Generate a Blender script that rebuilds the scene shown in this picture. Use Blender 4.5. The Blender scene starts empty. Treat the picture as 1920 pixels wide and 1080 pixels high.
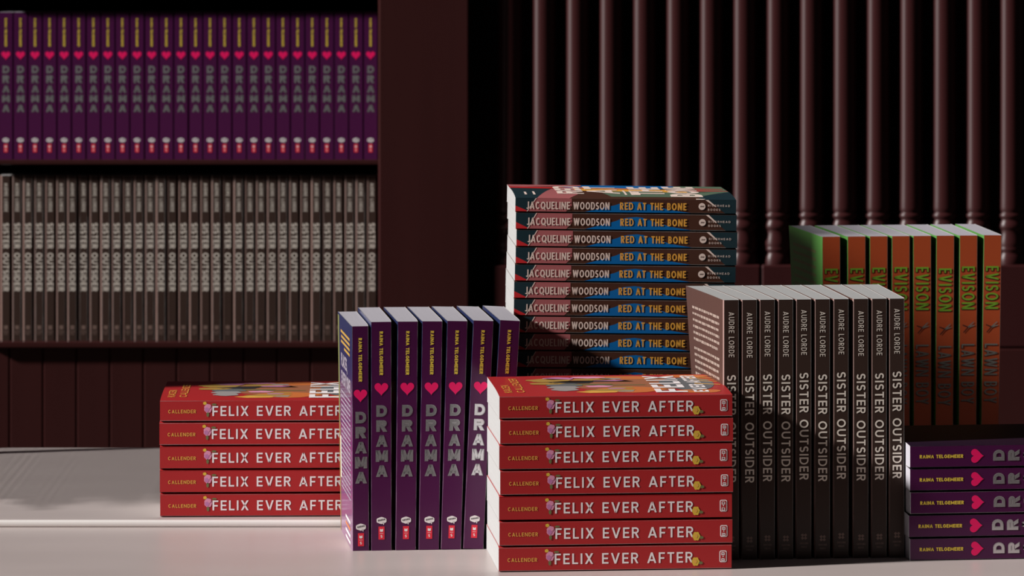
import bpy, bmesh, math, random
from mathutils import Vector, Matrix

# ------------------------------------------------------------------ camera, world, sun, exposure
sc = bpy.context.scene
COL = sc.collection
F = 8240.0            # focal length in pixels of the 1920 wide frame
YH = -235.0           # the horizon's row
HC = 1.3533           # eye height
TZ = 0.75             # table height
R = math.radians

cam_d = bpy.data.cameras.new('camera')
cam = bpy.data.objects.new('camera', cam_d)
COL.objects.link(cam)
cam.location = (0, 0, HC)
cam.rotation_euler = (R(90), 0, 0)
cam_d.sensor_width = 36.0
cam_d.lens = F / 1920 * 36.0
cam_d.shift_y = -(540 - YH) / 1920
cam_d.clip_end = 60
cam_d.dof.use_dof = True
cam_d.dof.focus_distance = 3.88
cam_d.dof.aperture_fstop = 21.0
sc.camera = cam

w = bpy.data.worlds.new('world')
sc.world = w
w.use_nodes = True
bg = w.node_tree.nodes['Background']
bg.inputs[0].default_value = (0.50, 0.43, 0.47, 1)
bg.inputs[1].default_value = 0.028

sun_d = bpy.data.lights.new('sun', 'SUN')
sun_d.energy = 6.1
sun_d.angle = R(4.0)
sun_d.color = (1.0, 0.965, 0.94)
sun = bpy.data.objects.new('sun', sun_d)
COL.objects.link(sun)
sun.rotation_euler = Vector((1.0, 0.265, -0.53)).to_track_quat('-Z', 'Y').to_euler()
sun.location = (-3, 1.5, 3)

sc.view_settings.view_transform = 'Standard'
sc.view_settings.look = 'None'
sc.view_settings.exposure = 0.0
sc.view_settings.gamma = 1.0
sc.view_settings.use_curve_mapping = False


def px(x, d):
    return (x - 960.0) * d / F


def pz(y, d):
    return HC - (y - YH) * d / F


def d_of(y, z=TZ):
    return F * (HC - z) / (y - YH)


# ------------------------------------------------------------------ materials
MATS = {}


def mat(name, col, rough=0.5, metal=0.0, coat=0.0, spec=0.5, var=0.0, coat_rough=0.12):
    if name in MATS:
        return MATS[name]
    m = bpy.data.materials.new(name)
    m.use_nodes = True
    nt = m.node_tree
    b = nt.nodes['Principled BSDF']
    b.inputs['Base Color'].default_value = (*col, 1)
    b.inputs['Roughness'].default_value = rough
    b.inputs['Metallic'].default_value = metal
    b.inputs['Specular IOR Level'].default_value = spec
    b.inputs['Coat Weight'].default_value = coat
    b.inputs['Coat Roughness'].default_value = coat_rough
    if var > 0:
        tc = nt.nodes.new('ShaderNodeTexCoord')
        no = nt.nodes.new('ShaderNodeTexNoise')
        no.inputs['Scale'].default_value = 35
        no.inputs['Detail'].default_value = 4
        mx = nt.nodes.new('ShaderNodeMix')
        mx.data_type = 'RGBA'
        mx.inputs[6].default_value = (*[c * (1 - var) for c in col], 1)
        mx.inputs[7].default_value = (*[min(1, c * (1 + var)) for c in col], 1)
        nt.links.new(tc.outputs['Object'], no.inputs['Vector'])
        nt.links.new(no.outputs['Fac'], mx.inputs[0])
        nt.links.new(mx.outputs[2], b.inputs['Base Color'])
    MATS[name] = m
    return m


def page_mat(name, col):
    """paper edges: fine lines across the thickness (local x)"""
    m = mat(name, col, rough=0.85, spec=0.2)
    nt = m.node_tree
    b = nt.nodes['Principled BSDF']
    tc = nt.nodes.new('ShaderNodeTexCoord')
    mp = nt.nodes.new('ShaderNodeMapping')
    mp.inputs['Scale'].default_value = (2600, 14, 14)
    no = nt.nodes.new('ShaderNodeTexNoise')
    no.inputs['Scale'].default_value = 1.0
    no.inputs['Detail'].default_value = 2
    mx = nt.nodes.new('ShaderNodeMix')
    mx.data_type = 'RGBA'
    mx.inputs[6].default_value = (*[c * 0.84 for c in col], 1)
    mx.inputs[7].default_value = (*[min(1, c * 1.10) for c in col], 1)
    bp = nt.nodes.new('ShaderNodeBump')
    bp.inputs['Strength'].default_value = 0.25
    bp.inputs['Distance'].default_value = 0.0003
    nt.links.new(tc.outputs['Object'], mp.inputs['Vector'])
    nt.links.new(mp.outputs[0], no.inputs['Vector'])
    nt.links.new(no.outputs['Fac'], mx.inputs[0])
    nt.links.new(mx.outputs[2], b.inputs['Base Color'])
    nt.links.new(no.outputs['Fac'], bp.inputs['Height'])
    nt.links.new(bp.outputs[0], b.inputs['Normal'])
    return m


def ramp_mat(name, axis, lo, hi, stops, rough=0.35, coat=0.4):
    """printed colour running along one local axis"""
    m = mat(name, stops[0][1], rough=rough, coat=coat)
    nt = m.node_tree
    b = nt.nodes['Principled BSDF']
    tc = nt.nodes.new('ShaderNodeTexCoord')
    sp = nt.nodes.new('ShaderNodeSeparateXYZ')
    mr = nt.nodes.new('ShaderNodeMapRange')
    mr.inputs[1].default_value = lo
    mr.inputs[2].default_value = hi
    cr = nt.nodes.new('ShaderNodeValToRGB')
    while len(cr.color_ramp.elements) < len(stops):
        cr.color_ramp.elements.new(0.5)
    for e, (p, c) in zip(cr.color_ramp.elements, stops):
        e.position = p
        e.color = (*c, 1)
    nt.links.new(tc.outputs['Object'], sp.inputs[0])
    nt.links.new(sp.outputs[axis], mr.inputs[0])
    nt.links.new(mr.outputs[0], cr.inputs[0])
    nt.links.new(cr.outputs[0], b.inputs['Base Color'])
    return m


def wood_mat(name, col, rough=0.27):
    m = mat(name, col, rough=rough, spec=0.36)
    nt = m.node_tree
    b = nt.nodes['Principled BSDF']
    tc = nt.nodes.new('ShaderNodeTexCoord')
    mp = nt.nodes.new('ShaderNodeMapping')
    mp.inputs['Scale'].default_value = (40, 40, 3)
    no = nt.nodes.new('ShaderNodeTexNoise')
    no.inputs['Scale'].default_value = 1.0
    no.inputs['Detail'].default_value = 5
    mx = nt.nodes.new('ShaderNodeMix')
    mx.data_type = 'RGBA'
    mx.inputs[6].default_value = (*[c * 0.86 for c in col], 1)
    mx.inputs[7].default_value = (*[c * 1.12 for c in col], 1)
    nt.links.new(tc.outputs['Object'], mp.inputs['Vector'])
    nt.links.new(mp.outputs[0], no.inputs['Vector'])
    nt.links.new(no.outputs['Fac'], mx.inputs[0])
    nt.links.new(mx.outputs[2], b.inputs['Base Color'])
    return m


def table_mat(name, col):
    m = mat(name, col, rough=0.36, spec=0.5, coat=0.15, coat_rough=0.25)
    nt = m.node_tree
    b = nt.nodes['Principled BSDF']
    tc = nt.nodes.new('ShaderNodeTexCoord')
    mp = nt.nodes.new('ShaderNodeMapping')
    mp.inputs['Scale'].default_value = (5, 14, 5)
    no = nt.nodes.new('ShaderNodeTexNoise')
    no.inputs['Scale'].default_value = 1.0
    no.inputs['Detail'].default_value = 6
    mx = nt.nodes.new('ShaderNodeMix')
    mx.data_type = 'RGBA'
    mx.inputs[6].default_value = (*[c * 0.95 for c in col], 1)
    mx.inputs[7].default_value = (*[min(1, c * 1.05) for c in col], 1)
    mr = nt.nodes.new('ShaderNodeMapRange')
    mr.inputs[3].default_value = 0.30
    mr.inputs[4].default_value = 0.46
    nt.links.new(tc.outputs['Object'], mp.inputs['Vector'])
    nt.links.new(mp.outputs[0], no.inputs['Vector'])
    nt.links.new(no.outputs['Fac'], mx.inputs[0])
    nt.links.new(mx.outputs[2], b.inputs['Base Color'])
    nt.links.new(no.outputs['Fac'], mr.inputs[0])
    nt.links.new(mr.outputs[0], b.inputs['Roughness'])
    return m


WOOD = wood_mat('maroon_wood', (0.042, 0.0115, 0.0110))
TURNED = wood_mat('maroon_turned_wood', (0.043, 0.0115, 0.0120), 0.40)
_nt = TURNED.node_tree
_b = _nt.nodes['Principled BSDF']
_tg = _nt.nodes.new('ShaderNodeTangent')      # fine lathe rings round each spindle stretch the highlight lengthwise
_tg.direction_type = 'RADIAL'
_tg.axis = 'Z'
_nt.links.new(_tg.outputs[0], _b.inputs['Tangent'])
_b.inputs['Anisotropic'].default_value = 0.7
_b.inputs['Anisotropic Rotation'].default_value = 0.25
_b.inputs['Specular IOR Level'].default_value = 0.30
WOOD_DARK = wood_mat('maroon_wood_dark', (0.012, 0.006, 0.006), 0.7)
TABLE = table_mat('pale_laminate', (0.53, 0.455, 0.435))
BOARD = table_mat('pale_board', (0.53, 0.46, 0.44))
EDGE = mat('white_edging', (0.78, 0.74, 0.71), 0.4)
WALLM = mat('dark_plaster', (0.02, 0.012, 0.012), 0.9, var=0.15)
FLOORM = wood_mat('dark_floor', (0.05, 0.03, 0.022), 0.5)
PAPER = page_mat('paper', (0.42, 0.42, 0.415))
PAPER_COOL = page_mat('paper_cool', (0.46, 0.44, 0.485))

# ------------------------------------------------------------------ object helpers


def link_mesh(name, bm, mats, parent=None, smooth=False):
    me = bpy.data.meshes.new(name)
    bm.to_mesh(me)
    bm.free()
    for m in (mats if isinstance(mats, (list, tuple)) else [mats]):
        me.materials.append(m)
    if smooth:
        for p in me.polygons:
            p.use_smooth = True
    return link_data(name, me, parent)


def link_data(name, me, parent=None):
    o = bpy.data.objects.new(name, me)
    COL.objects.link(o)
    if parent is not None:
        o.parent = parent
    return o


def empty(name, loc=(0, 0, 0), rot=(0, 0, 0)):
    o = bpy.data.objects.new(name, None)
    o.empty_display_size = 0.02
    COL.objects.link(o)
    o.location = loc
    o.rotation_euler = rot
    return o


def tag(o, label, cat, group=None):
    o['label'] = label
    o['category'] = cat
    if group:
        o['group'] = group
    return o


def struct(o, label=None):
    o['kind'] = 'structure'
    if label:
        o['label'] = label
    return o


def add_box(bm, x0, x1, y0, y1, z0, z1, bev=0.0, seg=2):
    g = bmesh.ops.create_cube(bm, size=1.0)
    vs = g['verts']
    for v in vs:
        v.co = Vector((x0 + (v.co.x + .5) * (x1 - x0), y0 + (v.co.y + .5) * (y1 - y0), z0 + (v.co.z + .5) * (z1 - z0)))
    if bev > 0:
        es = list({e for v in vs for e in v.link_edges})
        bmesh.ops.bevel(bm, geom=es, offset=bev, segments=seg, affect='EDGES', profile=0.5)


def box_obj(name, dims, m, parent=None, bev=0.0, seg=2):
    bm = bmesh.new()
    add_box(bm, *dims, bev=bev, seg=seg)
    return link_mesh(name, bm, m, parent)


# ------------------------------------------------------------------ lettering drawn with strokes
WID = dict(A=.80, B=.62, C=.76, D=.74, E=.56, F=.54, G=.82, H=.72, I=.0, J=.46, K=.68, L=.52, M=.94, N=.78, O=.86, P=.60,
           Q=.86, R=.64, S=.60, T=.60, U=.72, V=.78, W=1.12, X=.74, Y=.74)
WID.update({' ': .34, ',': .1, '!': 0.0})


def _bar(x0, y0, x1, y1):
    return [(x0, y0), (x1, y0), (x1, y1), (x0, y1)]


def _diag(xa, ya, xb, yb, wt):
    if yb < ya:
        xa, ya, xb, yb = xb, yb, xa, ya
    hw = wt * math.hypot(xb - xa, yb - ya) / (yb - ya) / 2
    return [(xa - hw, ya), (xa + hw, ya), (xb + hw, yb), (xb - hw, yb)]


def _arc(cx, cy, rx, ry, a0, a1, wt, n=8):
    out = []
    h = wt / 2
    for i in range(n):
        t0, t1 = R(a0 + (a1 - a0) * i / n), R(a0 + (a1 - a0) * (i + 1) / n)
        out.append([(cx + (rx + h) * math.cos(t0), cy + (ry + h) * math.sin(t0)),
                    (cx + (rx + h) * math.cos(t1), cy + (ry + h) * math.sin(t1)),
                    (cx + (rx - h) * math.cos(t1), cy + (ry - h) * math.sin(t1)),
                    (cx + (rx - h) * math.cos(t0), cy + (ry - h) * math.sin(t0))])
    return out


def _bowl(x0, x1, ya, yb, wt):
    """right-hand bowl of B, D, P, R between the outer heights ya and yb, starting at stem x0"""
    ry = (yb - ya - wt) / 2
    rx = min(ry, (x1 - x0) * 0.72 - wt / 2)
    cx = x1 - wt / 2 - rx
    cy = (ya + yb) / 2
    return [_bar(x0, ya, cx, ya + wt), _bar(x0, yb - wt, cx, yb)] + _arc(cx, cy, rx, ry, -90, 90, wt)


def glyph(c, W, t):
    h = t / 2
    v = t * 0.92                       # horizontals a touch thinner
    st = _bar(0, 0, t, 1)
    if c == 'I':
        return [st]
    if c == 'A':
        q = t * math.hypot(W / 2, 1) / 2
        q = min(q, W * .3)
        y = .2
        f = (y + v / 2) * (W / 2 - q)
        return [_diag(q, 0, W / 2, 1, t), _diag(W - q, 0, W / 2, 1, t), _bar(q + f, y, W - q - f, y + v)]
    if c == 'B':
        return [st] + _bowl(t, W * .94, .5 - v / 2, 1, v) + _bowl(t, W, 0, .5 + v / 2, v)
    if c in 'CG':
        a = 42 if c == 'C' else 40
        out = _arc(W / 2 + .02, .5, (W - t) / 2, (1 - t) / 2, a, 360 - a if c == 'C' else 318, t, 14)
        if c == 'G':
            out += [_bar(W * .55, .40, W, .40 + v), _bar(W - t, .18, W, .40)]
        return out
    if c == 'D':
        return [st] + _bowl(t, W, 0, 1, v)
    if c == 'E':
        return [st, _bar(t, 0, W, v), _bar(t, .5 - v / 2, W * .92, .5 + v / 2), _bar(t, 1 - v, W, 1)]
    if c == 'F':
        return [st, _bar(t, .46 - v / 2, W * .9, .46 + v / 2), _bar(t, 1 - v, W, 1)]
    if c == 'H':
        return [st, _bar(W - t, 0, W, 1), _bar(t, .5 - v / 2, W - t, .5 + v / 2)]
    if c == 'J':
        rx = (W - t) / 2
        return [_bar(W - t, rx + h, W, 1)] + _arc(W / 2, rx + h, rx, rx, 190, 360, t)
    if c == 'K':
        return [st, _diag(t + .02, .42, W - h, 1, t), _diag(W - h, 0, t + .14, .56, t)]
    if c == 'L':
        return [st, _bar(t, 0, W, v)]
    if c == 'M':
        return [st, _bar(W - t, 0, W, 1), _diag(W / 2, .12, t * .62, 1, t * .95), _diag(W / 2, .12, W - t * .62, 1, t * .95)]
    if c == 'N':
        return [st, _bar(W - t, 0, W, 1), _diag(W - t * .62, 0, t * .62, 1, t)]
    if c in 'OQ':
        out = _arc(W / 2, .5, (W - t) / 2, (1 - t) / 2, 0, 360, t, 22)
        if c == 'Q':
            out.append(_diag(W * .92, -.08, W * .58, .30, t * .9))
        return out
    if c == 'P':
        return [st] + _bowl(t, W, .40, 1, v)
    if c == 'R':
        return [st] + _bowl(t, W * .96, .42, 1, v) + [_diag(W - t * .58, 0, W * .52, .46, t)]
    if c == 'S':
        ry = (1 - t) / 4
        rx = (W - t) / 2
        return _arc(W / 2, 1 - h - ry, rx, ry, 28, 270, t, 12) + _arc(W / 2, h + ry, rx, ry, 90, -152, t, 12)
    if c == 'T':
        return [_bar(W / 2 - h, 0, W / 2 + h, 1 - v), _bar(0, 1 - v, W, 1)]
    if c == 'U':
        rx = (W - t) / 2
        ry = min(.36, rx * 1.1)
        return [_bar(0, ry + h, t, 1), _bar(W - t, ry + h, W, 1)] + _arc(W / 2, ry + h, rx, ry, 180, 360, t, 12)
    if c == 'V':
        q = min(t * math.hypot(W / 2, 1) / 2, W * .3)
        return [_diag(W / 2, 0, q, 1, t), _diag(W / 2, 0, W - q, 1, t)]
    if c == 'W':
        q = t * .52
        a, b2 = W * .28, W * .72
        return [_diag(a, 0, q, 1, t), _diag(a, 0, W / 2, 1, t * .95), _diag(b2, 0, W / 2, 1, t * .95), _diag(b2, 0, W - q, 1, t)]
    if c == 'X':
        q = min(t * math.hypot(W, 1) / 2, W * .3)
        return [_diag(q, 0, W - q, 1, t), _diag(W - q, 0, q, 1, t)]
    if c == 'Y':
        q = t * .6
        return [_bar(W / 2 - h, 0, W / 2 + h, .45), _diag(W / 2, .40, q, 1, t), _diag(W / 2, .40, W - q, 1, t)]
    if c == ',':
        return [_diag(-.02, -.18, .10, .16, t)]
    if c == '!':
        return [_bar(0, .30, t, 1), _bar(0, 0, t, .18)]
    return []


def text(s, length, cap, wt, track=.16):
    """polygons of a word fitted to `length`, cap height `cap`; stroke weight and tracking are shares of the cap height"""
    L = length / cap
    n = len(s)
    fixed = (n - 1) * track + sum(wt for c in s if c in 'I!')
    k = (L - fixed) / max(1e-6, sum(WID[c] for c in s))
    x = 0
    out = []
    for c in s:
        W = wt if c in 'I!' else WID[c] * k
        for p in glyph(c, W, wt):
            out.append([((x + a) * cap, b * cap) for a, b in p])
        x += W + track
    return out


def word(c, W, wt):
    return glyph(c, W, wt)


def ellipse(cx, cy, rx, ry, n=20, wob=0.0, k=5, ph=0.0):
    return [(cx + rx * (1 + wob * math.cos(k * t + ph)) * math.cos(t), cy + ry * (1 + wob * math.cos(k * t + ph)) * math.sin(t))
            for t in [2 * math.pi * i / n for i in range(n)]]


def heart(cx, cy, wd, ht, n=40):
    pts = []
    for i in range(n):
        t = 2 * math.pi * i / n
        x = 16 * math.sin(t) ** 3
        y = 13 * math.cos(t) - 5 * math.cos(2 * t) - 2 * math.cos(3 * t) - math.cos(4 * t)
        pts.append((cx + x / 32 * wd, cy + (y + 2.5) / 29 * ht))
    return pts


# ------------------------------------------------------------------ paperbacks
EPS = 0.0001
CARD = mat('card_white', (0.42, 0.41, 0.40), 0.8, spec=0.2)


def clip(poly, ax, val, keep_ge):
    out = []
    n = len(poly)
    for i in range(n):
        p, q = poly[i], poly[(i + 1) % n]
        pi = (p[ax] >= val) if keep_ge else (p[ax] <= val)
        qi = (q[ax] >= val) if keep_ge else (q[ax] <= val)
        if pi:
            out.append(p)
        if pi != qi:
            f = (val - p[ax]) / (q[ax] - p[ax])
            out.append((p[0] + f * (q[0] - p[0]), p[1] + f * (q[1] - p[1])))
    return out


class Panel:
    """one printed sheet of a cover: a slightly thick sheet plus the print that lies on it"""

    def __init__(self, us, vs, fmap, base, thick=0.0003):
        self.bm = bmesh.new()
        self.us, self.vs, self.fmap = us, vs, fmap
        self.mats = [base, CARD]
        n, m = len(us), len(vs)
        top = [[self.bm.verts.new(fmap(u, v, 0.0)) for v in vs] for u in us]
        bot = [[self.bm.verts.new(fmap(u, v, -thick)) for v in vs] for u in us]
        for i in range(n - 1):
            for j in range(m - 1):
                self.bm.faces.new([top[i][j], top[i + 1][j], top[i + 1][j + 1], top[i][j + 1]])
                self.bm.faces.new([bot[i][j], bot[i][j + 1], bot[i + 1][j + 1], bot[i + 1][j]]).material_index = 1
        for i in range(n - 1):
            for j in (0, m - 1):
                self.bm.faces.new([top[i][j], top[i + 1][j], bot[i + 1][j], bot[i][j]]).material_index = 1
        for j in range(m - 1):
            for i in (0, n - 1):
                self.bm.faces.new([top[i][j], top[i][j + 1], bot[i][j + 1], bot[i][j]]).material_index = 1
        self.base = list(self.bm.faces)

    def mi(self, m):
        if m not in self.mats:
            self.mats.append(m)
        return self.mats.index(m)

    def put(self, poly, m, layer=1, strips=True):
        k = self.mi(m)
        pieces = [poly]
        if strips and len(self.us) > 2:
            pieces = []
            lo, hi = min(p[0] for p in poly), max(p[0] for p in poly)
            for a, b in zip(self.us[:-1], self.us[1:]):
                if b <= lo or a >= hi:
                    continue
                q = clip(clip(poly, 0, a, True), 0, b, False) if (lo < a or hi > b) else poly
                if len(q) >= 3:
                    pieces.append(q)
        for q in pieces:
            vs = [self.bm.verts.new(self.fmap(u, v, layer * EPS)) for u, v in q]
            try:
                f = self.bm.faces.new(vs)
                f.material_index = k
            except ValueError:
                pass

    def mesh(self, name):
        bmesh.ops.recalc_face_normals(self.bm, faces=self.base)
        me = bpy.data.meshes.new(name)
        self.bm.to_mesh(me)
        self.bm.free()
        for m in self.mats:
            me.materials.append(m)
        return me


class Book:
    """a paperback standing on its foot: x = back cover (0) to front cover (T), y = spine (0) to fore-edge (D), z = foot to head.
    ka / kb fan the fore-edge of the back / front side out towards the head."""

    def __init__(self, T, D, H, spine_m, front_m, back_m, paper, rb=.0008, rf=.0008, lb=.012, lf=.012, ka=0.0, kb=0.0):
        self.T, self.D, self.H = T, D, H
        self.rb, self.rf = rb, rf
        ys = [0, .0012, .003, .006, .010, .016, .024, .034, .045, .057, .07, .085, .10, .118, D]
        zs = [H * i / 24 for i in range(25)] if (ka or kb) else [0, H]

        def S(t):
            t = min(1.0, max(0.0, t))
            return 1 - (1 - t) ** 2.4

        def xb(y):
            return rb * (1 - S(y / lb))

        def xf(y):
            return T - rf * (1 - S(y / lf))

        def dfm(x, y, z):
            k = ka + (kb - ka) * x / T
            return Vector((x + k * (max(0, y) / D) ** 1.2 * (z / H), y, z))
        self.spine = Panel([rb, T - rf], zs, lambda a, b, l: dfm(a, -l, b), spine_m)
        self.front = Panel(ys, zs, lambda y, z, l: dfm(xf(y) + l, y, z), front_m)
        self.back = Panel(ys, zs, lambda y, z, l: dfm(xb(y) - l, y, z), back_m)
        g = .00032
        bm = bmesh.new()
        yy = [g] + ys[1:]
        e = .0002
        zz = [e] + [z for z in zs[1:-1]] + [H - e]
        rows = []
        for z in zz:
            ring = [dfm(xb(y) + g, min(y, D - .0004), z) for y in yy] + [dfm(xf(y) - g, min(y, D - .0004), z) for y in reversed(yy)]
            rows.append([bm.verts.new(p) for p in ring])
        n = len(rows[0])
        for a, b in zip(rows[:-1], rows[1:]):
            for i in range(n):
                bm.faces.new([a[i], a[(i + 1) % n], b[(i + 1) % n], b[i]])
        k = n // 2
        for row, flip in ((rows[0], True), (rows[-1], False)):
            for i in range(k - 1):
                q = [row[i], row[i + 1], row[n - 2 - i], row[n - 1 - i]]
                bm.faces.new(q[::-1] if flip else q)
        bmesh.ops.recalc_face_normals(bm, faces=bm.faces)
        self.pages_bm, self.paper = bm, paper

    # print on the spine, reading down from the head
    def down(self, s, s0, s1, cap, wt, m, t=0.0, track=.16, layer=2):
        cx = (self.rb + self.T - self.rf) / 2 + t
        for p in text(s, s1 - s0, cap, wt, track):
            self.spine.put([(cx - cap / 2 + b, self.H - s0 - a) for a, b in p], m, layer)

    def sp(self, pts, m, layer=1):
        """polygon on the spine given as (distance from the head, distance from the spine's middle towards the front cover)"""
        cx = (self.rb + self.T - self.rf) / 2
        lo, hi = self.rb, self.T - self.rf
        q = [(cx + t, self.H - s) for s, t in pts]
        self.spine.put([(min(hi, max(lo, a)), b) for a, b in q], m, layer)

    # letter standing upright on the spine, centred, with its top at s0
    def up(self, c, s0, cap, wd, wt, m, layer=2, dx=0.0, t=0.0):
        cx = (self.rb + self.T - self.rf) / 2 + t
        for p in glyph(c, wd / cap, wt):
            self.spine.put([(cx - wd / 2 + a * cap + dx, self.H - s0 - cap + b * cap) for a, b in p], m, layer)

    # lettering on the front cover: baseline at s_base from the head, running from depth y0 to y1
    def on_front(self, s, y0, y1, s_base, cap, wt, m, track=.16, layer=3):
        for p in text(s, y1 - y0, cap, wt, track):
            self.front.put([(y0 + a, self.H - s_base + b) for a, b in p], m, layer)

    def fr(self, pts, m, layer=1):
        """convex polygon on the front cover as (depth from the spine, distance from the head)"""
        self.front.put([(y, self.H - s) for y, s in pts], m, layer)

    def on_back(self, s, y0, y1, s_base, cap, wt, m, track=.16, layer=2):
        for p in text(s, y0 - y1, cap, wt, track):
            self.back.put([(y0 - a, self.H - s_base + b) for a, b in p], m, layer)

    def bk(self, pts, m, layer=1):
        self.back.put([(y, self.H - s) for y, s in pts], m, layer)

    def finish(self):
        pm = bpy.data.meshes.new('page_block')
        self.pages_bm.to_mesh(pm)
        self.pages_bm.free()
        pm.materials.append(self.paper)
        self.data = [('spine', self.spine.mesh('spine')), ('front_cover', self.front.mesh('front_cover')),
                     ('back_cover', self.back.mesh('back_cover')), ('page_block', pm)]
        return self


def place(book, loc, rot, label, group):
    r = empty('paperback_book', loc, rot)
    tag(r, label, 'book', group)
    for n, me in book.data:
        link_data(n, me, r)
    return r


ORD = ['first', 'second', 'third', 'fourth', 'fifth', 'sixth', 'seventh', 'eighth', 'ninth', 'tenth', 'eleventh', 'twelfth',
       'thirteenth', 'fourteenth', 'fifteenth', 'sixteenth', 'seventeenth', 'eighteenth', 'nineteenth', 'twentieth']
ORD += ['twenty-' + o for o in ORD[:9]] + ['thirtieth'] + ['thirty-' + o for o in ORD[:9]]

# print colours
M_red = mat('felix_red', (0.43, 0.022, 0.024), 0.42, spec=0.35)
M_white = mat('print_white', (0.93, 0.86, 0.86), 0.5)
M_cream = mat('print_cream', (0.92, 0.73, 0.64), 0.5)
M_grey = mat('print_grey', (0.86, 0.775, 0.68), 0.5)
M_gold = mat('print_gold', (0.80, 0.42, 0.07), 0.5)
M_yel = mat('print_yellow', (0.92, 0.66, 0.07), 0.45)
M_flower = mat('print_lilac', (0.78, 0.30, 0.46), 0.5)
M_flower_d = mat('print_mauve', (0.55, 0.20, 0.42), 0.5)
M_leaf = mat('print_leaf', (0.16, 0.17, 0.06), 0.5)
M_rose = mat('print_rose_yellow', (0.75, 0.50, 0.05), 0.5)
M_skin = mat('print_tan', (0.36, 0.13, 0.06), 0.5)
M_slate = mat('print_slate', (0.13, 0.14, 0.15), 0.5)
M_orange = mat('print_orange', (0.62, 0.17, 0.04), 0.5)
M_black = mat('print_black', (0.02, 0.02, 0.02), 0.5)
M_purple = ramp_mat('drama_purple', 2, 0.0, .204, [(0, (.084, .011, .066)), (1, (.070, .009, .058))], .24, .22)
M_purple.node_tree.nodes['Principled BSDF'].inputs['Specular IOR Level'].default_value = 0.25
M_drama_back = ramp_mat('drama_back', 2, 0.0, .204, [(0, (.26, .12, .24)), (.45, (.15, .04, .16)), (.75, (.03, .025, .10)), (1, (.02, .03, .10))], .35, .4)
M_drama_front = ramp_mat('drama_front', 2, 0.0, .204, [(0, (.030, .010, .016)), (.2, (.022, .007, .016)), (1, (.014, .006, .018))], .5, .0)
M_drama_front.node_tree.nodes['Principled BSDF'].inputs['Specular IOR Level'].default_value = 0.1
M_heart = mat('print_heart', (0.95, 0.002, 0.135), 0.45)
M_heart_d = mat('print_heart_shadow', (0.03, 0.006, 0.05), 0.5)
M_foil = mat('foil', (0.74, 0.72, 0.74), 0.18, metal=0.80)
M_foil_e = mat('foil_edge', (0.60, 0.58, 0.60), 0.36, metal=0.80)
M_logo_red = mat('print_logo_red', (0.85, 0.02, 0.05), 0.5)
M_sis = mat('sister_spine', (0.048, 0.028, 0.022), 0.34, spec=0.3)
M_sis_c = mat('sister_cover', (0.080, 0.037, 0.028), 0.45)
M_lit_fold = mat('sister_lit_fold', (0.30, 0.19, 0.17), 0.5)  # sunlit rounding beside the spine, put into the colour
M_lit_fold_s = mat('sister_lit_fold_brown', (0.135, 0.070, 0.055), 0.5)  # the same painted light, browner, for the shelved copies
M_blurb = mat('print_blurb', (0.34, 0.26, 0.22), 0.5)
M_blurb_w = mat('print_blurb_white', (0.34, 0.30, 0.36), 0.5)
M_curtain = mat('print_curtain', (0.22, 0.15, 0.05), 0.5)
M_art_y = mat('print_ochre', (0.42, 0.25, 0.05), 0.5)
M_art_w = mat('print_stone', (0.34, 0.31, 0.30), 0.5)
M_sis_logo = mat('print_brown', (0.26, 0.17, 0.14), 0.5)
M_teal = mat('bone_teal', (0.008, 0.030, 0.040), 0.4)
M_pink = mat('bone_pink', (0.45, 0.13, 0.135), 0.36, spec=0.4)
M_brown = mat('bone_brown', (0.075, 0.027, 0.016), 0.36, spec=0.4)
M_blue = mat('bone_blue', (0.001, 0.145, 0.44), 0.36, spec=0.4)
M_amber = mat('bone_amber', (0.88, 0.42, 0.06), 0.45)
M_bred = mat('bone_red', (0.62, 0.02, 0.025), 0.45)
M_green = mat('bone_green', (0.11, 0.17, 0.11), 0.45)
M_lawn = mat('lawn_orange', (0.55, 0.088, 0.022), 0.42)
M_lime = mat('lawn_lime', (0.075, 0.23, 0.045), 0.45)
M_lime_t = mat('print_lime', (0.22, 0.45, 0.03), 0.45)
M_lawn_sh = mat('print_dark_red', (0.10, 0.02, 0.01), 0.5)
M_lawn_t = mat('print_steel', (0.24, 0.23, 0.20), 0.45)

MM = 0.001


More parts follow.
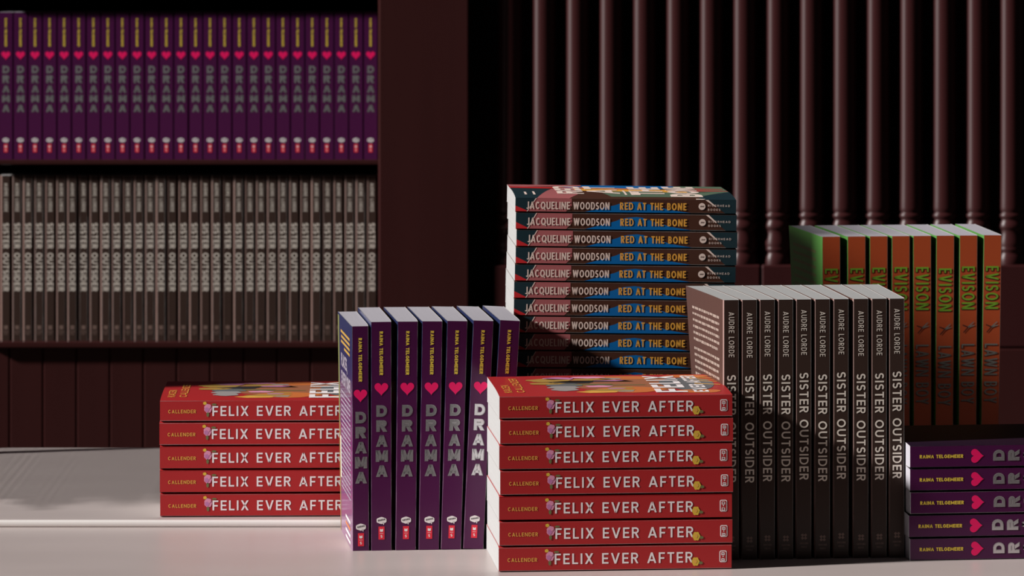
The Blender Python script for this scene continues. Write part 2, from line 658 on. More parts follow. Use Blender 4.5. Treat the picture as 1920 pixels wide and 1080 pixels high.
def book_felix(top=False, T=.0220):
    b = Book(T, .135, .203, M_red, M_red, M_red, PAPER, rb=.0010, rf=.0024 if top else .0010, lf=.075 if top else .014)
    b.down('CALLENDER', 7.6 * MM, 33.4 * MM, 3.3 * MM, .17, M_gold, t=-.6 * MM, track=.22)
    b.down('FELIX EVER AFTER', 48.6 * MM, 169 * MM, 9.2 * MM, .165, M_white, t=-.2 * MM, track=.235)

    def blob(s, t, rx, ry, m, n=16, wob=.08, k=5, lay=3, ph=0):
        b.sp([(x, y) for x, y in ellipse(s * MM, t * MM, rx * MM, ry * MM, n, wob, k, ph)], m, lay)
    # lilac bloom with a yellow bud and leaves, and the yellow rose
    blob(44.5, 2.2, 3.6, 4.2, M_flower, 20, .07, 7, 3)
    blob(43.6, 1.2, 2.0, 2.2, M_flower_d, 14, .12, 5, 4)
    blob(45.6, 3.4, 1.3, 1.2, M_flower, 12, .1, 4, 5)
    blob(41.6, 7.0, 1.7, 1.5, M_rose, 12, .15, 5, 3)
    blob(44.3, -3.4, 1.2, 2.4, M_leaf, 10, .05, 2, 3)
    blob(50.2, 5.9, 2.2, 1.0, M_leaf, 10, .05, 2, 3)
    blob(171.4, -4.0, 3.3, 3.8, M_rose, 20, .09, 6, 3)
    blob(171.2, -3.9, 1.5, 1.7, M_gold, 14, .15, 5, 4)
    blob(175.9, -5.2, 1.8, 1.4, M_leaf, 10, .05, 2, 3)
    # publisher's mark: a rounded frame with two small letters and a dot
    s0, s1, t0, t1 = 192.3, 198.7, -4.9, 5.3

    def rr(s0, s1, t0, t1, rad, m, lay):
        pts = []
        for (cs, ct, a) in ((s1 - rad, t1 - rad, 0), (s0 + rad, t1 - rad, 90), (s0 + rad, t0 + rad, 180), (s1 - rad, t0 + rad, 270)):
            for q in range(0, 91, 30):
                pts.append(((cs + rad * math.cos(R(a + q))) * MM, (ct + rad * math.sin(R(a + q))) * MM))
        b.sp(pts, m, lay)
    rr(s0, s1, t0, t1, 1.4, M_white, 2)
    rr(s0 + .8, s1 - .8, t0 + .8, t1 - .8, .8, M_red, 3)
    for tt, c in ((1.3, 'B'), (-4.0, 'B')):
        for p in glyph(c, .95, .22):
            b.sp([((194.0 + y * 2.9) * MM, (tt + x * 2.8) * MM) for x, y in p], M_white, 4)
    blob(195.5, .2, .55, .55, M_white, 10, 0, 1, 4)
    if top:
        rnd = random.Random(7)

        def fb(y, s, ry, rs, m, lay, wob=.1, k=5, n=16):
            b.fr([(max(.002, a), c) for a, c in ellipse(y * MM, s * MM, ry * MM, rs * MM, n, wob, k, rnd.random() * 6)], m, lay)
        fb(70, 128, 52, 46, M_skin, 1, .03, 3, 24)           # shoulders and face
        fb(70, 96, 36, 34, M_skin, 1, .03, 3, 24)
        fb(66, 172, 44, 24, M_slate, 2, .04, 3, 24)          # jacket
        fb(30, 118, 16, 30, M_orange, 2, .08, 4)
        fb(112, 120, 14, 28, M_orange, 2, .08, 4)
        fb(18, 176, 9, 20, M_orange, 2, .05, 4)
        fb(120, 178, 10, 22, M_orange, 2, .05, 4)
        for (y, s, ry, rs, m) in ((60, 62, 13, 16, M_slate), (80, 70, 10, 20, M_black), (45, 60, 9, 14, M_art_w), (96, 52, 13, 20, M_art_y),
                                  (110, 62, 9, 14, M_flower_d), (32, 60, 8, 12, M_art_w), (72, 48, 8, 16, M_art_y), (26, 100, 6, 22, M_art_y),
                                  (18, 88, 5, 18, M_gold), (100, 92, 8, 20, M_art_y), (50, 92, 6, 12, M_flower), (116, 88, 7, 16, M_flower),
                                  (40, 110, 5, 12, M_art_y), (36, 106, 4, 8, M_flower_d), (22, 112, 5, 8, M_art_w), (92, 104, 5, 14, M_flower_d),
                                  (106, 108, 5, 10, M_art_w), (86, 84, 4, 26, M_black), (64, 86, 3, 20, M_leaf), (58, 110, 2, 26, M_leaf)):
            fb(y, s, ry, rs, m, 3)
        for y in (84, 98, 62, 110):
            b.fr([(y * MM, 178 * MM), ((y + 4) * MM, 178 * MM), ((y - 6) * MM, 200 * MM), ((y - 9) * MM, 200 * MM)], M_gold, 3)
        b.on_front('FELIX', 12 * MM, 122 * MM, 166 * MM, 28 * MM, .22, M_white, .2, 5)
        b.on_front('EVER AFTER', 12 * MM, 122 * MM, 184.5 * MM, 13 * MM, .22, M_white, .16, 5)
        b.on_front('KACEN', 18 * MM, 62 * MM, 13 * MM, 7 * MM, .15, M_gold, .3, 4)
        b.on_front('CALLENDER', 18 * MM, 112 * MM, 24 * MM, 7 * MM, .15, M_gold, .3, 4)
    return b.finish()


def book_drama(T=.0202, H=.204, shift=0.0, ka=0.0, kb=0.0, blurb=False, plain_front=True):
    b = Book(T, .135, H, M_purple, M_drama_front, M_drama_back, PAPER_COOL, rb=.0005, rf=.0010, lb=.010, lf=.030, ka=ka, kb=kb)
    o = shift
    b.down('RAINA TELGEMEIER', (8.5 + o) * MM, (47.6 + o) * MM, 3.1 * MM, .24, M_yel, track=.13)
    hw = 12.3 if T > .018 else 12.0
    cx = (b.rb + T - b.rf) / 2
    b.spine.put(heart(cx + .0003, H - (60.9 + o) * MM, hw * MM, 11.6 * MM), M_heart_d, 1)
    b.spine.put(heart(cx, H - (60.3 + o) * MM, hw * MM, 11.6 * MM), M_heart, 2)
    for i, c in enumerate('DRAMA'):
        s0 = (74.4 + o + 13.4 * i) * MM
        wd = {'D': 9.0, 'R': 9.2, 'A': 10.0, 'M': 10.2}[c] * MM
        b.up(c, s0 - .1 * MM, 10.4 * MM, wd + .7 * MM, .31, M_foil_e, 2, dx=.35 * MM)
        b.up(c, s0 + .2 * MM, 9.8 * MM, wd - .1 * MM, .24, M_foil, 3)
    # speech-bubble mark and the small red tab under it
    b.sp(ellipse((177.2 + o) * MM, 0, 3.0 * MM, 4.6 * MM, 20, .05, 6), M_white, 2)
    b.sp([((178.8 + o) * MM, .6 * MM), ((181.4 + o) * MM, 2.0 * MM), ((178.8 + o) * MM, 2.6 * MM)], M_white, 2)
    for k in range(5):
        t = (-3 + 1.35 * k) * MM
        b.sp(ellipse((177.2 + o - .25 * k) * MM, t + .3 * MM, .95 * MM, .42 * MM, 8), M_black, 3)
    b.sp([((182.6 + o) * MM, -2.7 * MM), ((182.6 + o) * MM, 2.7 * MM), ((194.2 + o) * MM, 2.7 * MM), ((194.2 + o) * MM, -2.7 * MM)], M_logo_red, 2)
    b.sp([((184.6 + o) * MM, -1.4 * MM), ((185.2 + o) * MM, 0), ((184.6 + o) * MM, 1.4 * MM), ((187.0 + o) * MM, 1.4 * MM), ((187.3 + o) * MM, 0),
          ((187.0 + o) * MM, -1.4 * MM)], M_white, 3)
    b.sp([((188.6 + o) * MM, -1.5 * MM), ((188.6 + o) * MM, 1.5 * MM), ((188.9 + o) * MM, 1.5 * MM), ((188.9 + o) * MM, -1.5 * MM)], M_white, 3)
    b.up('S', (190.2 + o) * MM, 2.4 * MM, 1.7 * MM, .2, M_white, 3)
    if blurb:
        rnd = random.Random(3)
        for i in range(4):
            y0 = (106, 102, 104, 74)[i]
            b.bk([(y0 * MM, (13 + 4.6 * i) * MM), (18 * MM, (13 + 4.6 * i) * MM), (18 * MM, (15.4 + 4.6 * i) * MM), (y0 * MM, (15.4 + 4.6 * i) * MM)], M_art_y, 2)
        b.on_back('PLACES,', 104 * MM, 44 * MM, 46 * MM, 12 * MM, .24, M_blurb_w, .14)
        b.on_back('EVERYONE!', 104 * MM, 12 * MM, 62 * MM, 12 * MM, .24, M_blurb_w, .14)
        for i in range(21):
            s = 68 + 4.4 * i
            y = 108.0
            while y > 14:
                L = rnd.uniform(5, 15)
                y2 = max(12, y - L)
                b.bk([(y * MM, s * MM), (y2 * MM, s * MM), (y2 * MM, (s + 1.7) * MM), (y * MM, (s + 1.7) * MM)], M_blurb_w, 2)
                y = y2 - 2.0
        for i, m in enumerate((M_grey, M_orange, M_white, M_grey)):
            s = 177 + 6 * i
            b.bk([(70 * MM, s * MM), (18 * MM, s * MM), (18 * MM, (s + 2.4) * MM), (70 * MM, (s + 2.4) * MM)], m, 2)
        # painted curtain edge along the fore-edge
        b.bk([(134.6 * MM, 2 * MM), (122 * MM, 2 * MM), (122 * MM, 100 * MM), (134.6 * MM, 100 * MM)], M_leaf, 1)
        b.bk([(134.6 * MM, 100 * MM), (120 * MM, 100 * MM), (126 * MM, 202 * MM), (134.6 * MM, 202 * MM)], M_curtain, 1)
        b.bk([(120 * MM, 112 * MM), (112 * MM, 112 * MM), (112 * MM, 150 * MM), (120 * MM, 150 * MM)], M_grey, 3)
    return b.finish()


def book_sister(shift=0.0, ka=0.0, kb=0.0, blurb=False, T=.0152, rb=.0011, lb=.009, lit_fold=True):
    H = .2287
    b = Book(T, .138, H, M_sis, M_sis_c, M_sis_c, PAPER, rb=rb, rf=.0013, lb=lb, lf=.012, ka=ka, kb=kb)
    if lit_fold:
        b.bk([(0, 0), (.0030, 0), (.0030, H), (0, H)], M_lit_fold_s if lit_fold == 'shelf' else M_lit_fold, 1)  # painted light strip where the cover's rounding catches the sun
    o = shift
    b.down('AUDRE LORDE', (10.6 + o) * MM, (50.3 + o) * MM, 4.9 * MM, .135, M_grey, track=.20)
    b.down('SISTER OUTSIDER', (66 + o) * MM, (160.5 + o) * MM, 8.0 * MM, .175, M_grey, track=.20)
    for sx in (-1, 1):
        for sy in (-1, 1):
            b.sp(ellipse((210.5 + o + 1.35 * sx) * MM, 1.35 * sy * MM, 1.25 * MM, 1.25 * MM, 12, .22, 4, .8), M_sis_logo, 2)
    cx = (b.rb + T - b.rf) / 2
    for s, wd, word_ in ((216.2, 7.6, 'CROSSING'), (219.4, 5.0, 'PRESS')):
        for p in text(word_, wd * MM, 1.7 * MM, .16, .2):
            b.spine.put([(cx - wd / 2 * MM + a, H - (s + o) * MM - 1.0 * MM + c) for a, c in p], M_sis_logo, 2)
    if blurb:
        rnd = random.Random(11)
        rows = [16 + 5.7 * i for i in range(6)] + [53 + 5.7 * i for i in range(6)]
        for i, s in enumerate(rows):
            y = 118.0 if i not in (11,) else 96.0
            end = 18 if i not in (5, 11) else 24
            while y > end:
                L = rnd.uniform(4, 13)
                y2 = max(end - 2, y - L)
                h2 = rnd.uniform(1.9, 2.5)
                b.bk([(y * MM, s * MM), (y2 * MM, s * MM), (y2 * MM, (s + h2) * MM), (y * MM, (s + h2) * MM)], M_blurb, 2)
                y = y2 - 1.6
        b.bk([(70 * MM, 95 * MM), (38 * MM, 95 * MM), (38 * MM, 96.4 * MM), (70 * MM, 96.4 * MM)], M_blurb, 2)
    return b.finish()


def book_bone(top=False):
    T, H = .0160, .2053
    b = Book(T, .132, H, M_brown, M_brown, M_teal, PAPER, rb=.0007, rf=.0030 if top else .0008, lf=.070 if top else .012)
    lo, hi = -(T - b.rb - b.rf) / 2, (T - b.rb - b.rf) / 2
    P = lambda *pts: [(s * MM, t) for s, t in pts]
    q = lambda f: lo + (hi - lo) * f
    b.sp(P((0, lo), (10.9, lo), (19.2, hi), (0, hi)), M_teal, 1)
    b.sp(P((0, q(.42)), (12.8, lo), (0, lo)), M_bred, 2)
    b.sp(P((10.9, lo), (46.9, lo), (52.3, q(.42)), (52.3, hi), (19.2, hi)), M_pink, 1)
    b.sp(P((10.5, lo), (11.3, lo), (19.6, hi), (18.8, hi)), M_cream, 3)
    b.sp(P((64.4, lo), (163, lo), (143, q(.22)), (124, q(.62)), (118, q(.76)), (112, q(.81)), (104, q(.76)), (97, q(.66)), (93, q(.54))), M_blue, 1)
    b.sp(P((179.5, hi), (186, q(.55)), (195, lo), (H / MM, lo), (H / MM, hi)), M_teal, 1)
    b.sp(P((176.5, hi), (179.3, hi), (187.0, q(.50)), (185.8, q(.48))), M_cream, 3)
    b.down('JACQUELINE', 10.2 * MM, 50.6 * MM, 6.9 * MM, .16, M_cream, t=-.5 * MM, track=.12, layer=4)
    b.down('WOODSON', 53.6 * MM, 87.3 * MM, 6.9 * MM, .16, M_cream, t=-.5 * MM, track=.12, layer=4)
    b.down('RED AT THE BONE', 97 * MM, 159 * MM, 6.7 * MM, .19, M_amber, t=-.4 * MM, track=.14, layer=4)
    b.sp(ellipse(173.4 * MM, .1 * MM, 3.2 * MM, 3.2 * MM, 20), M_cream, 4)
    for k in range(3):
        b.sp(P((171.6 + 1.2 * k, -.0004), (172.0 + 1.2 * k, -.0006), (172.9 + 1.2 * k, .0007), (172.5 + 1.2 * k, .0009)), M_brown, 5)
    b.down('RIVERHEAD', 179 * MM, 199.5 * MM, 1.9 * MM, .15, M_cream, t=.9 * MM, track=.5, layer=4)
    b.down('BOOKS', 179 * MM, 190.5 * MM, 1.9 * MM, .15, M_cream, t=-2.9 * MM, track=.5, layer=4)
    if top:
        f = lambda m, lay, *pts: b.fr([(y * MM, s * MM) for y, s in pts], m, lay)
        f(M_teal, 1, (0, 0), (88, 0), (76, 38), (0, 20))
        f(M_pink, 1, (0, 20), (78, 38), (92, 60), (26, 60), (0, 50))
        f(M_pink, 2, (100, 0), (131.5, 0), (131.5, 70), (118, 70))
        f(M_bred, 2, (88, 0), (106, 0), (92, 92), (82, 92))
        f(M_amber, 1, (60, 60), (92, 60), (80, 165), (50, 165))
        f(M_orange, 2, (84, 60), (104, 60), (90, 130), (76, 130))
        f(M_blue, 1, (92, 62), (131.5, 30), (131.5, 160), (96, 150))
        f(M_green, 1, (12, 90), (56, 80), (56, 200), (14, 174))
        f(M_green, 1, (72, 160), (131.5, 150), (131.5, 205), (56, 205), (56, 190))
        f(M_bred, 2, (66, 168), (84, 168), (74, 205), (70, 205))
        f(M_bred, 2, (92, 168), (104, 168), (98, 203), (94, 203))
        f(M_teal, 2, (0, 172), (16, 172), (62, 205.2), (0, 205.2))
        f(M_cream, 3, (0, 168), (4, 168), (3, 177), (0, 175))
        b.on_front('RED', 28 * MM, 112 * MM, 66 * MM, 25 * MM, .24, M_cream, .12, 4)
        b.on_front('AT', 30 * MM, 112 * MM, 100 * MM, 30 * MM, .24, M_cream, .12, 4)
        b.on_front('THE', 24 * MM, 112 * MM, 142 * MM, 30 * MM, .24, M_cream, .12, 4)
        b.on_front('BONE', 14 * MM, 120 * MM, 176 * MM, 30 * MM, .24, M_cream, .10, 4)
        f(M_cream, 3, (24, 104), (64, 104), (64, 106), (24, 106))
        f(M_cream, 3, (24, 110), (64, 110), (64, 112), (24, 112))
        f(M_cream, 3, (20, 10), (40, 10), (40, 12), (20, 12))
        f(M_cream, 3, (20, 18), (44, 18), (44, 20), (20, 20))
    return b.finish()


def book_lawn(shift=0.0, ka=0.0, kb=0.0, blurb=False):
    T, H = .0205, .2378
    b = Book(T, .145, H, M_lawn, M_lime, M_lime, PAPER_COOL, rb=.0014, rf=.0012, lb=.010, lf=.010, ka=ka, kb=kb)
    o = shift
    for m, dt, ds, lay in ((M_lawn_sh, -.7, .8, 2), (M_lime_t, 0, 0, 3)):
        b.down('EVISON', (31.5 + o + ds) * MM, (74.8 + o + ds) * MM, 13.0 * MM, .135, m, t=dt * MM, track=.15, layer=lay)
        b.down('LAWN BOY', (110 + o + ds) * MM, (170 + o + ds) * MM, 13.0 * MM, .11, M_lawn_sh if lay == 2 else M_lawn_t, t=dt * MM, track=.15, layer=lay)
    # open garden shears
    S = lambda m, *pts: b.sp([((s + o) * MM, t * MM) for s, t in pts], m, 3)
    S(M_lawn_t, (92.5, -.5), (93.8, .4), (88.0, 6.0), (87.4, 5.4))
    S(M_lawn_t, (92.5, -.5), (93.8, .4), (91.5, 6.6), (90.6, 6.4))
    S(M_lawn_sh, (92.0, -.6), (93.4, .2), (91.5, -5.8), (90.3, -5.6))
    S(M_lawn_sh, (92.6, -.4), (93.8, .4), (99.0, -4.4), (98.2, -5.2))
    if blurb:
        for i in range(22):
            s = 16 + 8 * i
            b.bk([(y * MM, z * MM) for y, z in ((128, s), (26, s), (26, s + 3), (128, s + 3))], M_leaf, 2)
    return b.finish()


# ------------------------------------------------------------------ the setting
fl = box_obj('floor', (-3.5, 3.5, -1.5, 7.0, -0.05, 0.0), FLOORM)
struct(fl)
wb = box_obj('wall_back', (-3.5, 3.5, 6.52, 6.6, 0, 2.8), WALLM)
struct(wb)

# ------------------------------------------------------------------ bookcase behind the table
SD = 6.09                                   # distance of the shelved spines
shelf_hi = pz(299, SD)
shelf_lo = pz(638.5, SD)
CX0 = px(-22, SD)
PX0, PX1 = px(708.5, 6.05), px(880, 6.05)
bc = empty('bookcase', ((CX0 + PX1) / 2, 6.2, 0))
tag(bc, 'dark maroon wooden bookcase filled with purple and brown paperbacks behind the table', 'bookcase')
inv = Matrix.Translation(-Vector(bc.location))


def bc_part(name, dims, m=WOOD, bev=.0015):
    bm = bmesh.new()
    add_box(bm, *dims, bev=bev)
    bmesh.ops.transform(bm, matrix=inv, verts=bm.verts)
    return link_mesh(name, bm, m, bc)


bc_part('side_panel', (PX0, PX1, 6.066, 6.36, 0, 1.9), bev=.003)
bc_part('side_panel', (CX0 - .03, CX0, 6.105, 6.36, 0, 1.9))
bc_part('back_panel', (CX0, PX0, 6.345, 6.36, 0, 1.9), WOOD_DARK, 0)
bc_part('shelf', (CX0, PX0, 6.078, 6.345, shelf_hi - .0065, shelf_hi), bev=.001)
bc_part('shelf', (CX0, PX0, 6.072, 6.345, shelf_lo - .0085, shelf_lo), bev=.0015)
bc_part('shelf', (CX0, PX0, 6.074, 6.345, 1.186, 1.206), bev=.0015)
bc_part('shelf', (CX0, PX0, 6.074, 6.345, 1.60, 1.62), bev=.0015)
# boarded front under the shelves, vertical boards with V joints
bm = bmesh.new()
pitch = 62.7 * 6.085 / F
g0 = px(18, 6.085)
xs = g0 - pitch
while xs < PX0:
    a, b_ = max(xs, CX0), min(xs + pitch, PX0)
    if b_ - a > .004:
        add_box(bm, a + .0002, b_ - .0002, 6.084, 6.10, 0.0, shelf_lo - .0086, bev=.0018, seg=1)
    xs += pitch
bmesh.ops.transform(bm, matrix=inv, verts=bm.verts)
link_mesh('boarded_panel', bm, WOOD, bc)

# ------------------------------------------------------------------ spindle screen right of it
BD = 6.10
sx0, sx1 = PX1 + .001, px(2010, BD)
scr = empty('spindle_screen', ((sx0 + sx1) / 2, BD, 0))
tag(scr, 'dark maroon screen of turned wooden spindles on square blocks behind the right-hand books', 'screen')
k_ = BD / F
zc = lambda y: pz(y, BD)
prof = [  # (row in the photo, radius in photo pixels)
    (-230, 23.0), (0, 22.6), (200, 23.2), (330, 24.0), (372, 25.0), (388, 25.6), (394, 25.2), (396.5, 22.5), (398, 22.5), (399.5, 26.0), (402, 27.6),
    (405, 27.4), (407.5, 25.0), (409, 23.0), (412, 22.6), (415, 24.6), (419, 27.6), (423, 28.4), (426.5, 27.2), (429, 23.4), (431, 22.0), (437, 22.6),
    (445, 24.8), (453, 26.8), (459, 27.0), (461.5, 25.6), (463, 26.4), (466, 27.2), (468.5, 26.0), (470.5, 23.4), (473.5, 23.2), (476, 25.0),
    (480, 27.6), (486, 29.0), (492, 28.6), (496, 27.0), (499, 24.0)]
bal = bmesh.new()
N = 28
rings = []
for y, r_ in prof:
    r_ = 25 + (r_ - 25) * .65
    rings.append([bal.verts.new((r_ * k_ * math.cos(2 * math.pi * i / N), r_ * k_ * math.sin(2 * math.pi * i / N), zc(y))) for i in range(N)])
for a, b_ in zip(rings[:-1], rings[1:]):
    for i in range(N):
        f = bal.faces.new([a[i], a[(i + 1) % N], b_[(i + 1) % N], b_[i]])
        f.smooth = True
# square foot block with softened shoulders
hw = 30.6 * k_
g = bmesh.ops.create_cube(bal, size=1.0)
for v in g['verts']:
    v.co = Vector((v.co.x * 2 * hw, v.co.y * 2 * hw, zc(494) + (v.co.z - .5) * (zc(494) - zc(649))))
bmesh.ops.bevel(bal, geom=[e for e in {e for v in g['verts'] for e in v.link_edges}], offset=.0032, segments=3, affect='EDGES', profile=.5)
bmesh.ops.recalc_face_normals(bal, faces=bal.faces)
bal_me = bpy.data.meshes.new('baluster')
bal.to_mesh(bal_me)
bal.free()
bal_me.materials.append(TURNED)
for i in range(1, 17):
    o = link_data('baluster', bal_me, scr)
    o.location = (px(1457 + 62.55 * (i - 9), BD) - scr.location.x, 0, 0)
inv = Matrix.Translation(-Vector(scr.location))


def sc_part(name, dims, m=WOOD, bev=.0015):
    bm = bmesh.new()
    add_box(bm, *dims, bev=bev)
    bmesh.ops.transform(bm, matrix=inv, verts=bm.verts)
    return link_mesh(name, bm, m, scr)


sc_part('base_panel', (sx0, sx1, BD - hw, BD + .03, 0, zc(650.5)), bev=.002)
sc_part('top_rail', (sx0, sx1, BD - .03, BD + .03, zc(-230), zc(-230) + .05), bev=.004)
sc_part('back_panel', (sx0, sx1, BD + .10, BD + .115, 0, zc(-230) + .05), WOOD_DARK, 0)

# ------------------------------------------------------------------ table
tx0, tx1, td0, td1 = -1.05, 1.05, 3.665, 4.622
tb = empty('table', (0, (td0 + td1) / 2, 0))
tag(tb, 'pale pinkish white table with a satin top carrying the stacks of books', 'table')


def tpart(name, dims, m=TABLE, bev=.002):
    o = box_obj(name, dims, m, None, bev)
    o.parent = tb
    o.location = (0, -tb.location.y, 0)
    return o


tpart('tabletop', (tx0, tx1, td0, td1, TZ - .032, TZ), TABLE, .003)
for x in (tx0 + .08, tx1 - .08):
    for y in (td0 + .08, td1 - .08):
        tpart('leg', (x - .03, x + .03, y - .03, y + .03, 0, TZ - .032), TABLE, .004)
for y in (td0 + .06, td1 - .06):
    tpart('apron', (tx0 + .11, tx1 - .11, y - .011, y + .011, TZ - .12, TZ - .032), TABLE, .002)

BZ = TZ + .0064
bx0, bx1, bd0, bd1 = -1.0, -.105, 4.062, d_of(839, BZ)
bo = empty('display_board', ((bx0 + bx1) / 2, (bd0 + bd1) / 2, TZ))
tag(bo, 'thin pale raised board on the table under the left red stack', 'board')
for nm, dims, m_, bv in (('panel', (bx0, bx1, bd0 + .006, bd1, TZ, BZ), BOARD, .0008), ('edge_strip', (bx0, bx1, bd0, bd0 + .006, TZ, BZ), EDGE, .0027)):
    bm = bmesh.new()
    add_box(bm, *dims, bev=bv, seg=4)
    bmesh.ops.transform(bm, matrix=Matrix.Translation(-Vector(bo.location)), verts=bm.verts)
    link_mesh(nm, bm, m_, bo)

# added unseen panel, slatted low, that shades the board's back and the orange row
PXL = -.62
cr = empty('shade_panel', (PXL - .009, 4.32, BZ))
tag(cr, 'added unseen shade panel, dark maroon with slatted foot, on the pale board', 'panel')


def cr_part(name, boxes):
    bm = bmesh.new()
    for d_ in boxes:
        add_box(bm, *d_, bev=.001, seg=1)
    bmesh.ops.transform(bm, matrix=Matrix.Translation(-Vector(cr.location)), verts=bm.verts)
    return link_mesh(name, bm, WOOD, cr)


PT = 1.452
cr_part('board', [(PXL - .018, PXL, 4.060, 4.0915, 1.20, PT), (PXL - .018, PXL, 4.092, 4.2005, BZ + .165, PT), (PXL - .018, PXL, 4.201, 4.572, BZ + .165, PT + .05)])
rs = random.Random(2)
cr_part('slats', [(PXL - .0075, PXL - .0063, rs.uniform(4.075, 4.165), 4.552, BZ + .006 + .0045 * i, BZ + .006 + .0045 * i + .0016) for i in range(35)])  # thin ragged slats keep the added shade partial and soft-edged
for y_, w_ in ((4.505, .014), (4.552, .014)):
    cr_part('foot', [(PXL - .018, PXL, y_, y_ + w_, BZ, BZ + .165)])
cr_part('foot', [(PXL - .018, PXL, 4.12, 4.50, BZ, BZ + .005)])
cr_part('foot', [(PXL - .09, PXL - .018, 4.547, 4.572, BZ, BZ + .02)])

# ------------------------------------------------------------------ books on the shelves
rnd = random.Random(5)
B_drama = book_drama()
G = 'purple paperbacks on the upper shelf'
for i in range(26):
    x = px(695 - 27.36 * (25 - i), SD) - .0101
    dz = rnd.choice((0, 0, .0003, .0006))
    place(B_drama, (x + .0001, SD + rnd.uniform(-.0004, .0004), shelf_hi + .0001), (0, R(rnd.uniform(-.05, .05)), 0),
          ('purple paperback with pink heart on the upper shelf, leftmost in the row' if i == 0 else
           'purple paperback with pink heart on the upper shelf, next to the wide post' if i == 25 else
           'purple paperback with pink heart, %s from the wide post on the upper shelf' % ORD[25 - i]), G)
B_sis = book_sister(rb=.0032, lb=.004, lit_fold='shelf')
G = 'brown paperbacks on the lower shelf'
for i in range(34):
    x = px(696 - 20.79 * (33 - i), SD) - .0076
    place(B_sis, (x, SD + rnd.uniform(-.0006, .0006), shelf_lo + .0001), (0, R(rnd.uniform(-.05, .05)), R(rnd.uniform(-.15, .15))),
          ('brown paperback with cream lettering on the lower shelf, leftmost in the row' if i == 0 else
           'brown paperback with cream lettering on the lower shelf, next to the wide post' if i == 33 else
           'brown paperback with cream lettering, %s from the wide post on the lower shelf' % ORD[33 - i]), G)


# ------------------------------------------------------------------ stacks of books lying on the table
def stack(x_left, d, z, yaw, n, T, H, meshes, offs, labels, group, tilt=0.0, offpx=1.0):
    """books lying front cover up, spine towards the viewer, head to the left; listed from the top down"""
    ca, sa = math.cos(R(yaw)), math.sin(R(yaw))
    for k in range(n):
        lvl = n - 1 - k
        ux, uz = math.sin(R(tilt)), math.cos(R(tilt))
        along = H * math.cos(R(tilt)) + offs[k] * d / F * offpx + lvl * T * ux
        loc = (x_left + along * ca, d + along * sa, z + lvl * T * uz + .0001)
        place(meshes(k), loc, (0, R(-90 + tilt), R(yaw)), labels[k], group)


def stack_labels(fmt, n):
    out = []
    for k in range(n):
        w_ = 'topmost' if k == 0 else 'bottom one' if k == n - 1 else ORD[k] + ' from the top'
        out.append(fmt % w_)
    return out


F_mid, F_top = book_felix(), book_felix(True)
stack(px(936.5, 3.80), 3.800, TZ, 5.0, 7, .0220, .203, lambda k: F_top if k == 0 else F_mid, [0, 1.4, -.4, 1.4, -.7, 0, -1.4],
      stack_labels('red paperback, %s of the tall red stack in front', 7), 'red paperbacks in the front stack')
dl = d_of(970, BZ)
stack(px(300, dl), dl, BZ, 1.6, 5, .0221, .203, lambda k: F_top if k == 0 else F_mid, [0, -1.1, -.3, -.3, .3],
      stack_labels('red paperback, %s of the short red stack on the pale board', 5), 'red paperbacks in the left stack')
R_mid, R_top = book_bone(), book_bone(True)
offs = [0, 1.25, 3, 2, 1, 0, .2, .6, 1.0, 4, 4, 4, 3, 3, 2, 2, 3, 3, 2]
labs = stack_labels('brown and blue paperback with amber title, %s of the tall stack', 19)
stack(px(957, 4.066), 4.066, TZ, 3.5, 19, .0160, .2053, lambda k: R_top if k == 0 else R_mid, offs, labs,
      'brown and blue paperbacks in the tall stack', tilt=.9)
B_lie = book_drama()
stack(px(1706.5, 3.863), 3.863, TZ, 6.5, 5, .0204, .204, lambda k: B_lie, [0, 0, 1, -2.3, 0],
      stack_labels('purple paperback lying flat, %s of the stack at the right edge', 5), 'purple paperbacks lying in the right stack')

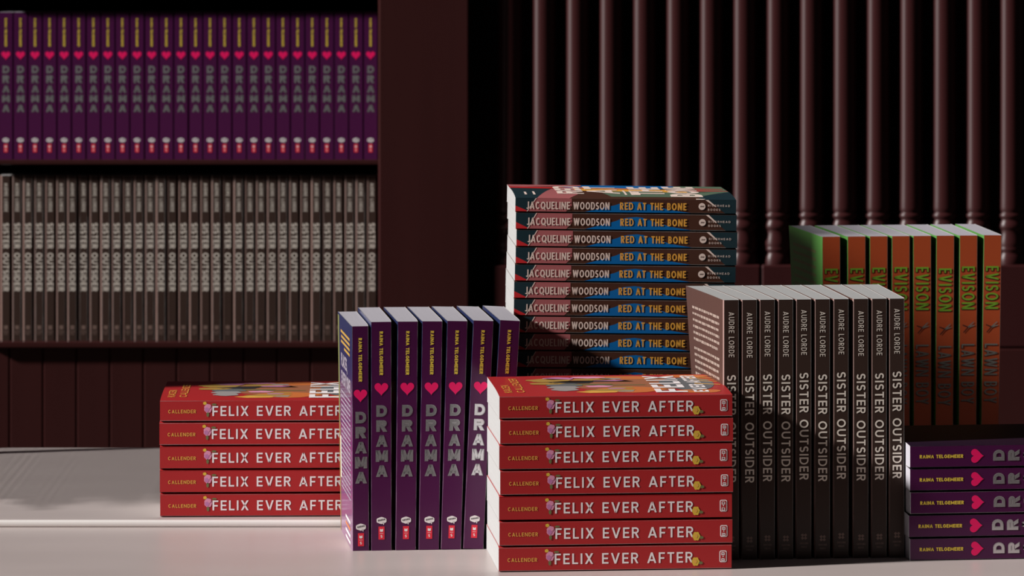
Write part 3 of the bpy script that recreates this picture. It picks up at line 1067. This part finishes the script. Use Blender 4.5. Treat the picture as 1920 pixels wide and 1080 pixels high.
# ------------------------------------------------------------------ rows of books standing on the table
# purple row: left edge of each spine at foot and head
rows = [(660.5, 659), (695.5, 695), (741, 745), (784.5, 791), (826, 838), (868, 887), (911.5, 937)]
for i, (xb_, xt_) in enumerate(rows):
    X1 = px(660.5, 3.92)
    d = 3.92 + .085 * (px(xb_, 3.93) - X1)
    lean = math.atan((xt_ - xb_) / 428.0)
    if i == 0:
        b = book_drama(T=.0160, H=.2003, shift=2.0, blurb=True, ka=-.002, kb=-.0008)
    else:
        b = book_drama(T=.0194, ka=-.0006, kb=-.0002)
    T = b.T
    place(b, (px(xb_, d), d, TZ + .0001 + max(0, T * math.sin(lean)) * math.cos(lean)), (0, lean, R(6.6)),
          ('standing purple paperback showing its back cover text, left end of the purple row' if i == 0 else
           'standing purple paperback leaning right against the tall stack, right end of the purple row' if i == 6 else
           'standing purple paperback with pink heart, %s from the left in the purple row' % ORD[i]), 'purple paperbacks standing on the table')

# dark brown row
sh = [0, .6, -.4, 0, -1.4, .2, -1.6, 0, -.4, -1.7]
xs_ = [1357, 1391, 1424.5, 1459, 1493, 1528, 1563, 1600, 1634.5, 1667.5]
for i in range(10):
    d = 3.868 + .092 * (px(xs_[i], 3.875) - px(1357, 3.868))
    ka = -.0145 * (9 - i) / 9.0
    kb = -.0145 * max(0, 9 - i - .9) / 9.0
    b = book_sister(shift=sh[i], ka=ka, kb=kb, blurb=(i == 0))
    place(b, (px(xs_[i], d) - .0006, d, TZ + .0001), (0, 0, R(5.4)),
          ('standing dark brown paperback showing its back cover, left end of the row' if i == 0 else
           'standing dark brown paperback, right end of the brown row beside the flat purple stack' if i == 9 else
           'standing dark brown paperback, %s from the left in the brown row' % ORD[i]), 'dark brown paperbacks standing on the table')

# orange row at the back
xo = [1541.5, 1589, 1630.5, 1672, 1712, 1755.5, 1799, 1844.5]
lean = [-.1, -.1, 0, 0, -.1, .3, .3, .85]
sh = [.8, .6, .2, -.2, 0, 1.6, -.2, -.2]
for i in range(8):
    d = 4.435 + .10 * (px(xo[i], 4.45) - px(1541, 4.45))
    ka = -.0105 * (7 - i) / 7.0
    kb = -.0105 * max(0, 7 - i - .9) / 7.0
    b = book_lawn(shift=sh[i], ka=ka, kb=kb, blurb=(i == 0))
    le = R(lean[i])
    x = px(xo[i], d) - .001 - .2378 * math.sin(le)
    place(b, (x, d, TZ + .0001 + max(0, b.T * math.sin(le))), (0, le, R(5.2)),
          ('standing orange paperback showing its green back cover, left end of the row' if i == 0 else
           'standing orange paperback, right end of the orange row' if i == 7 else
           'standing orange paperback, %s from the left in the orange row' % ORD[i]), 'orange paperbacks standing at the back')
